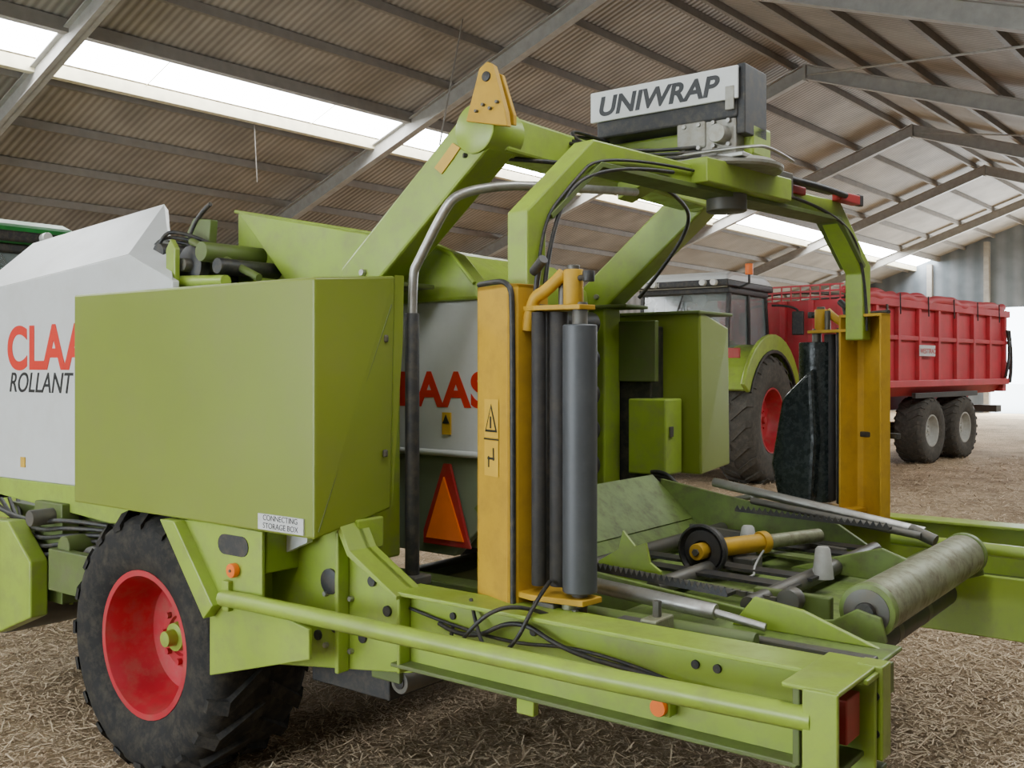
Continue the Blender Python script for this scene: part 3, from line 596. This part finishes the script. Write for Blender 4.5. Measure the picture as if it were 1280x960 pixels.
box('near_tail_rail',-1.9,-.95,3.0,3.04,.915,.94,DSTEEL); box('near_tail_block',-1.75,-1.66,2.80,2.90,.915,.97,DSTEEL)
for k,u in enumerate((-1.25,-1.1,-1.4)): cyl(f'tail_table_bolt_{k}',(u,2.85,.915),(u,2.85,.93),.014,STEEL,6)
# rear machinery on the far side
box('rear_cabinet',-3.05,-2.80,5.10,5.30,1.18,1.62,GREEN,.01)
box('rear_cabinet_dark',-3.2,-2.95,5.2,5.35,1.0,2.05,BLACK,.01)
box('rear_ladder_plate',-3.2,-2.90,5.16,5.20,1.72,2.08,DGREEN,.006)
box('rear_cabinet_latch',-2.799,-2.79,5.14,5.18,1.4,1.46,DSTEEL,.002)
for i in range(4):
    tube(f'rear_hose_{i}',[(-2.88,5.08,1.20-.02*i),(-2.75+.02*i,5.03,1.22-.03*i),(-2.66+.03*i,5.05,1.08),(-2.6,5.02,.95)],.011,BLACK)
cyl('rear_cylinder',(-2.9,5.1,1.15),(-2.45,5.0,1.02),.035,DGREEN); tube('rear_rod',[(-2.6,5.1,1.02),(-2.2,5.1,1.12)],.018,STEEL,False)

# ================================================================ TRACTORS
def tractor(name,loc,rz,paint,roofm,rimm,rub,badge,beacon=True):
    new_root(name,(*loc,0),rz)
    for s,n in ((-1,'right'),(1,'left')):
        wheel(f'rear_{n}',(0,s*.95,.98),.98,.68,.50,rimm,rub,s,lugs=20,depth=.16,lug_h=.045)
        wheel(f'front_{n}',(2.95,s*.93,.72),.72,.52,.36,rimm,rub,s,lugs=18,depth=.10,lug_h=.04)
        arc=[(1.14*math.cos(t),.98+1.16*math.sin(t)) for t in [math.radians(15+j*10) for j in range(15)]]
        y0,y1=sorted((s*.58,s*1.24))
        band(f'fender_{n}',arc,.06,'v',y0,y1,paint,.01)
        arc2=[(1.22*math.cos(t),.98+1.22*math.sin(t)) for t in [math.radians(15+j*10) for j in range(15)]]
        y0,y1=sorted((s*1.20,s*1.27)); band(f'fender_flare_{n}',arc2,.26,'v',y0,y1,paint,.02)
        arc3=[(1.08*math.cos(t),.98+1.08*math.sin(t)) for t in [math.radians(15+j*10) for j in range(15)]]
        y0,y1=sorted((s*1.24,s*1.29)); band(f'fender_edge_{n}',arc3,.05,'v',y0,y1,BLACK,.005)
        prism(f'fender_side_{n}',[(-1.1,1.3),(-.8,2.1),(0,2.25),(.9,2.0),(1.0,1.3),(.3,1.0)],'v',s*.55-.02,s*.55+.02,paint)
        box(f'rear_light_{n}',-1.10,-1.04,s*1.0-.14,s*1.0+.14,1.95,2.1,RED)
        box(f'steps_{n}',1.05,1.5,s*.95-.2,s*.95+.2,.5,.56,BLACK); box(f'steps_upper_{n}',1.05,1.5,s*.85-.2,s*.85+.2,.9,.96,BLACK)
        box(f'fuel_tank_{n}',1.1,2.1,s*.62-.2,s*.62+.2,.65,1.15,BLACK,.04)
        tube(f'mirror_arm_{n}',[(1.15,s*.8,2.85),(1.3,s*1.15,2.85),(1.3,s*1.2,2.75)],.02,BLACK); box(f'mirror_{n}',1.27,1.33,s*1.2-.1,s*1.2+.1,2.35,2.75,BLACK,.02)
        tube(f'exhaust_pillar_{n}',[(1.35,s*.6,1.9),(1.35,s*.6,3.0)] if s<0 else [(1.35,s*.6,1.5),(1.35,s*.6,2.0)],.05,BLACK,False)
        for k,(x,zz) in enumerate(((-.70,3.12),(1.12,3.12))):
            for kk,yy in enumerate((.60,.42)):
                cyl(f'work_lamp_{n}_{k}_{kk}',(x,s*yy,zz),(x+(-.12 if x<0 else .12),s*yy,zz),.05,LAMP,16)
    cyl('rear_axle',(0,-.7,.98),(0,.7,.98),.16,BLACK); cyl('front_axle',(2.95,-.7,.72),(2.95,.7,.72),.10,BLACK)
    box('chassis',-.5,3.7,-.28,.28,.65,1.25,BLACK,.03)
    prism('bonnet',[(1.15,1.2),(1.15,2.10),(2.2,2.12),(3.3,1.98),(3.85,1.70),(3.95,1.25),(3.8,1.1)],'v',-.42,.42,paint,.06)
    prism('bonnet_grille',[(2.3,1.25),(2.4,1.8),(3.5,1.65),(3.6,1.25)],'v',-.43,.43,BLACK,.02)
    box('front_weight',3.9,4.35,-.45,.45,.6,1.05,BLACK,.05)
    for s in (-1,1):
        for k,(x0,x1) in enumerate(((-.72,-.55),(.25,.2),(1.2,.95))):
            prism(f'cab_pillar_{s}_{k}',[(x0,1.45),(x0+.07,1.45),(x1+.07,3.02),(x1,3.02)],'v',s*.74-.03,s*.74+.03,BLACK,.01)
        prism(f'cab_side_glass_{s}',[(-.65,1.6),(1.2,1.35),(1.0,3.0),(-.52,3.0)],'v',s*.73-.006,s*.73+.006,GLASS,0)
        prism(f'cab_door_{s}',[(.25,1.2),(1.2,1.2),(1.2,1.5),(.25,1.5)],'v',s*.72-.03,s*.72+.03,BLACK)
    mk('cab_rear_glass',[(-.70,-.72,1.5),(-.70,.72,1.5),(-.53,.72,3.0),(-.53,-.72,3.0)],[[0,1,2,3]],GLASS)
    mk('cab_windscreen',[(1.24,-.72,1.4),(1.24,.72,1.4),(1.0,.72,3.0),(1.0,-.72,3.0)],[[0,1,2,3]],GLASS)
    tube('rear_wiper',[(-.60,0,2.95),(-.64,.15,2.5)],.012,BLACK,False)
    box('cab_base',-.7,1.25,-.74,.74,1.15,1.5,BLACK,.03)
    box('cab_rear_frame',-.75,-.65,-.76,.76,1.45,1.6,BLACK)
    box('cab_header',-.6,1.05,-.78,.78,2.96,3.06,BLACK,.02)
    prism('cab_roof',[(-.72,3.05),(-.72,3.22),(-.5,3.30),(.8,3.32),(1.15,3.24),(1.2,3.06)],'v',-.80,.80,roofm,.06)
    prism('cab_roof_band',[(-.725,3.06),(-.73,3.17),(1.19,3.17),(1.21,3.06)],'v',-.81,.81,BLACK,.02)
    box('seat_back',.0,.15,-.25,.25,1.5,2.3,BLACK,.05); box('seat_base',.0,.5,-.25,.25,1.4,1.55,BLACK,.05)
    cyl('steering_column',(.95,0,1.5),(.7,0,2.0),.04,BLACK)
    if beacon:
        tube('beacon_base',[(-.3,-.80,3.05),(-.3,-.98,3.12),(-.3,-.98,3.25)],.02,BLACK,False); cyl('beacon',(-.3,-.98,3.25),(-.3,-.98,3.42),.06,ORANGE,16)
    for s in (-1,1):
        tube(f'lower_link_{s}',[(-.3,s*.35,.7),(-1.1,s*.42,.65)],.05,BLACK,False); tube(f'lift_rod_{s}',[(-.5,s*.4,1.4),(-.85,s*.4,.7)],.035,BLACK,False)
    box('hitch_block',-.75,-.4,-.3,.3,.7,1.4,BLACK,.03)
    if badge: text('cab_badge',badge,(-.735,.70,3.08),.11,LABEL,rot=(math.pi/2,0,-math.pi/2))
ang=math.radians(90-35)
wc=Vector((4.10,15.6)); rdir=Vector((math.cos(math.radians(-35)),math.sin(math.radians(-35))))
c=wc-rdir*1.28
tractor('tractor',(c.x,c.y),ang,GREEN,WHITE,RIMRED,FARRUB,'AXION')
tx,ty=uv(-10.7,4.75)
tractor('tractor.001',(tx,ty),UA+math.pi,JGREEN,JGREEN,YEL,RUB,'',False)

# ================================================================ TRAILER
new_root('tipping_trailer',(5.54,16.49,0),math.radians(45))
L,W=7.1,2.4
v=[(0,.18,1.28),(L,.18,1.28),(L,W-.18,1.28),(0,W-.18,1.28),(0,0,1.55),(L,0,1.55),(L,W,1.55),(0,W,1.55),(0,0,2.95),(L+.15,0,2.95),(L+.15,W,2.95),(0,W,2.95)]
mk('hopper',v,[[3,2,1,0],[0,1,5,4],[1,2,6,5],[2,3,7,6],[3,0,4,7],[4,5,9,8],[5,6,10,9],[6,7,11,10],[7,4,8,11]],TRED,.01)
for i in range(9):
    x=.05+i*(L-.1)/8
    for y0,y1 in ((-.08,0),(W,W+.08)):
        box(f'rib_{i}_{y0}',x-.05,x+.05,y0,y1,1.5,2.95,TRED,.01)
for y0,y1 in ((-.10,0),(W,W+.1)):
    box(f'top_rail_{y0}',-.05,L+.15,y0,y1,2.88,3.02,TRED,.015); box(f'bottom_rail_{y0}',-.02,L+.1,y0,y1,1.45,1.58,TRED,.015)
    box(f'mid_rail_{y0}',-.02,L+.1,y0+.03,y1-.03,2.3,2.38,TRED,.01)
for i in range(5): box(f'end_rib_{i}',-.08,0,.05+i*.53,.15+i*.53,1.4,2.95,TRED,.01)
for i in range(13): box(f'mesh_v_{i}',-.06,-.04,.1+i*.18,.12+i*.18,2.95,3.2,TRED,0)
for z in (2.98,3.08,3.18): box(f'mesh_h_{z}',-.06,-.04,.05,W-.05,z,z+.03,TRED,0)
pts=[(i*.25,-.03+random.uniform(-.025,.025),3.05+random.uniform(-.04,.045)) for i in range(29)]
tube('rolled_tarpaulin',pts,.085,TRED)
pts=[(i*.25,.06+random.uniform(-.02,.02),3.10+random.uniform(-.04,.04)) for i in range(29)]
tube('tarpaulin_fold',pts,.06,TRED)
for i in range(5): tube(f'tarp_hoop_{i}',[(.3+i*1.6,0.1,3.0),(.3+i*1.6,W*.3,3.12),(.3+i*1.6,W*.7,3.12),(.3+i*1.6,W-.1,3.0)],.03,DSTEEL)
for i in range(6): tube(f'tarp_strap_{i}',[(.5+i*1.2,-.13,3.12),(.52+i*1.2,-.13,2.75)],.012,BLACK,False)
box('chassis_rail_r',.0,L-.2,.65,.8,1.0,1.28,TRED); box('chassis_rail_l',.0,L-.2,1.6,1.75,1.0,1.28,TRED)
prism('tail_door',[(L+.15,2.95),(L+.25,2.9),(L+.2,1.3),(L,1.3)],'v',0,W,TRED)
tube('tail_ram',[(L+.05,-.1,2.6),(L+.3,-.1,1.9),(L+.1,-.1,1.5)],.04,BLACK)
tube('tail_hose',[(L-.2,-.12,1.6),(L+.1,-.14,2.1),(L-.1,-.12,2.6)],.03,BLACK)
box('tail_bumper',L-.1,L+.2,.1,W-.1,.85,1.0,DSTEEL)
for i,x in enumerate((3.35,4.95)):
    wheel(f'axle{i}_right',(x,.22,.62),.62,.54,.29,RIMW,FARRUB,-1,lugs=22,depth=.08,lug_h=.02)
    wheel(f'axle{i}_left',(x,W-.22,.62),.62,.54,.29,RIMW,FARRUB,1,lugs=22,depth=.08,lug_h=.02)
    cyl(f'axle_{i}',(x,.3,.6),(x,W-.3,.6),.07,BLACK)
box('mudguard_bar',2.6,5.6,-.02,.05,1.24,1.34,BLACK)
prism('drawbar',[(-2.0,.6),(-2.0,.75),(.2,1.25),(.2,1.0)],'v',W/2-.12,W/2+.12,TRED)
box('sign_plate',2.6,3.3,-.095,-.085,2.02,2.22,LABEL,0); text('sign_text','WESTTRAC',(2.62,-.10,2.07),.13,TXRED,ext=.001)
tube('ladder_rail',[(1.2,-.12,1.6),(1.2,-.12,2.9)],.02,DSTEEL,False)

# ================================================================ STRAW (part of the floor)
F.root=None
def straw(name,n,x0,x1,y0,y1,lmin,lmax,z1=.05,wmax=.0036):
    cx=np.random.uniform(x0,x1,n); cy=np.random.uniform(y0,y1,n); cz=np.random.uniform(.004,z1,n)*np.random.uniform(.2,1,n)
    th=np.random.uniform(0,2*np.pi,n); ln=np.random.uniform(lmin,lmax,n)/2; wd=np.random.uniform(.0012,wmax,n); ti=np.random.normal(0,.22,n)
    dx=np.cos(th)*ln*np.cos(ti); dy=np.sin(th)*ln*np.cos(ti); dz=np.sin(ti)*ln
    sx=-np.sin(th)*wd; sy=np.cos(th)*wd
    V=np.empty((n,4,3))
    V[:,0]=np.stack([cx-dx-sx,cy-dy-sy,cz-dz],1); V[:,1]=np.stack([cx+dx-sx,cy+dy-sy,cz+dz],1)
    V[:,2]=np.stack([cx+dx+sx,cy+dy+sy,cz+dz+.001],1); V[:,3]=np.stack([cx-dx+sx,cy-dy+sy,cz-dz+.001],1)
    V[:,:,2]=np.maximum(V[:,:,2],.002)
    me=bpy.data.meshes.new(name); me.from_pydata(V.reshape(-1,3).tolist(),[],np.arange(4*n).reshape(n,4).tolist())
    me.materials.append(sm)
    o=bpy.data.objects.new(name,me); COL.objects.link(o); o.parent=FLOOR; o.matrix_basis=Matrix.Rotation(-BA,4,'Z')
sm=bpy.data.materials.new('loose_straw_mat'); sm.use_nodes=True; nt=sm.node_tree; b=nt.nodes['Principled BSDF']; b.inputs['Roughness'].default_value=.8; b.inputs['Specular IOR Level'].default_value=.2
g=nt.nodes.new('ShaderNodeNewGeometry'); r=nt.nodes.new('ShaderNodeValToRGB'); e=r.color_ramp.elements
e[0].color=(.24,.165,.10,1); e[1].color=(.90,.72,.49,1); nt.links.new(g.outputs['Random Per Island'],r.inputs['Fac']); nt.links.new(r.outputs['Color'],b.inputs['Base Color'])
straw('loose_straw',100000,-4.5,4.8,2.4,8.5,.025,.10,.04)
straw('chaff',90000,-4.5,4.8,2.4,8.0,.006,.03,.03,.004)
straw('scattered_straw',60000,-1,14,8.5,20,.04,.14,.04,.005)

# ================================================================ LIGHT
w=bpy.data.worlds.new('sky'); scene.world=w; w.use_nodes=True
bg=w.node_tree.nodes['Background']; bg.inputs[0].default_value=(.82,.92,1,1); bg.inputs[1].default_value=12.0
def area(name,a,q,z,sx,sy,power,rot,col=(1,1,1)):
    l=bpy.data.lights.new(name,'AREA'); l.shape='RECTANGLE'; l.size=sx; l.size_y=sy; l.energy=power; l.color=col
    ob=bpy.data.objects.new(name,l); COL.objects.link(ob)
    ob.matrix_world=Matrix.Rotation(BA,4,'Z')@Matrix.Translation((a,q,z))@rot
    return ob
area('fill_behind_camera',A0+.2,7,2.3,4,10,60,Matrix.Rotation(math.radians(-90),4,'Y'),(.95,.98,1))  # fill lamp added behind the camera, at the front wall opening
area('daylight_far_door',A1-.3,(D0+D1)/2,DH/2,DH,D1-D0,3000,Matrix.Rotation(math.radians(90),4,'Y'),(.88,.95,1))
area('fill_near_roof',8,(N0+N1)/2,zr(N1)-.1,30,1.0,280,Matrix.Identity(4),(1,.97,.92))  # extra fill lamp, added beneath the unseen near roof strip

# ================================================================ CAMERA
cam=bpy.data.cameras.new('camera'); co=bpy.data.objects.new('camera',cam); COL.objects.link(co)
co.location=(0,0,1.8); co.rotation_euler=(math.pi/2,0,0)
cam.sensor_width=36; cam.lens=36*1250/1280; cam.shift_y=-20/1280
cam.clip_start=.05; cam.clip_end=300
scene.camera=co
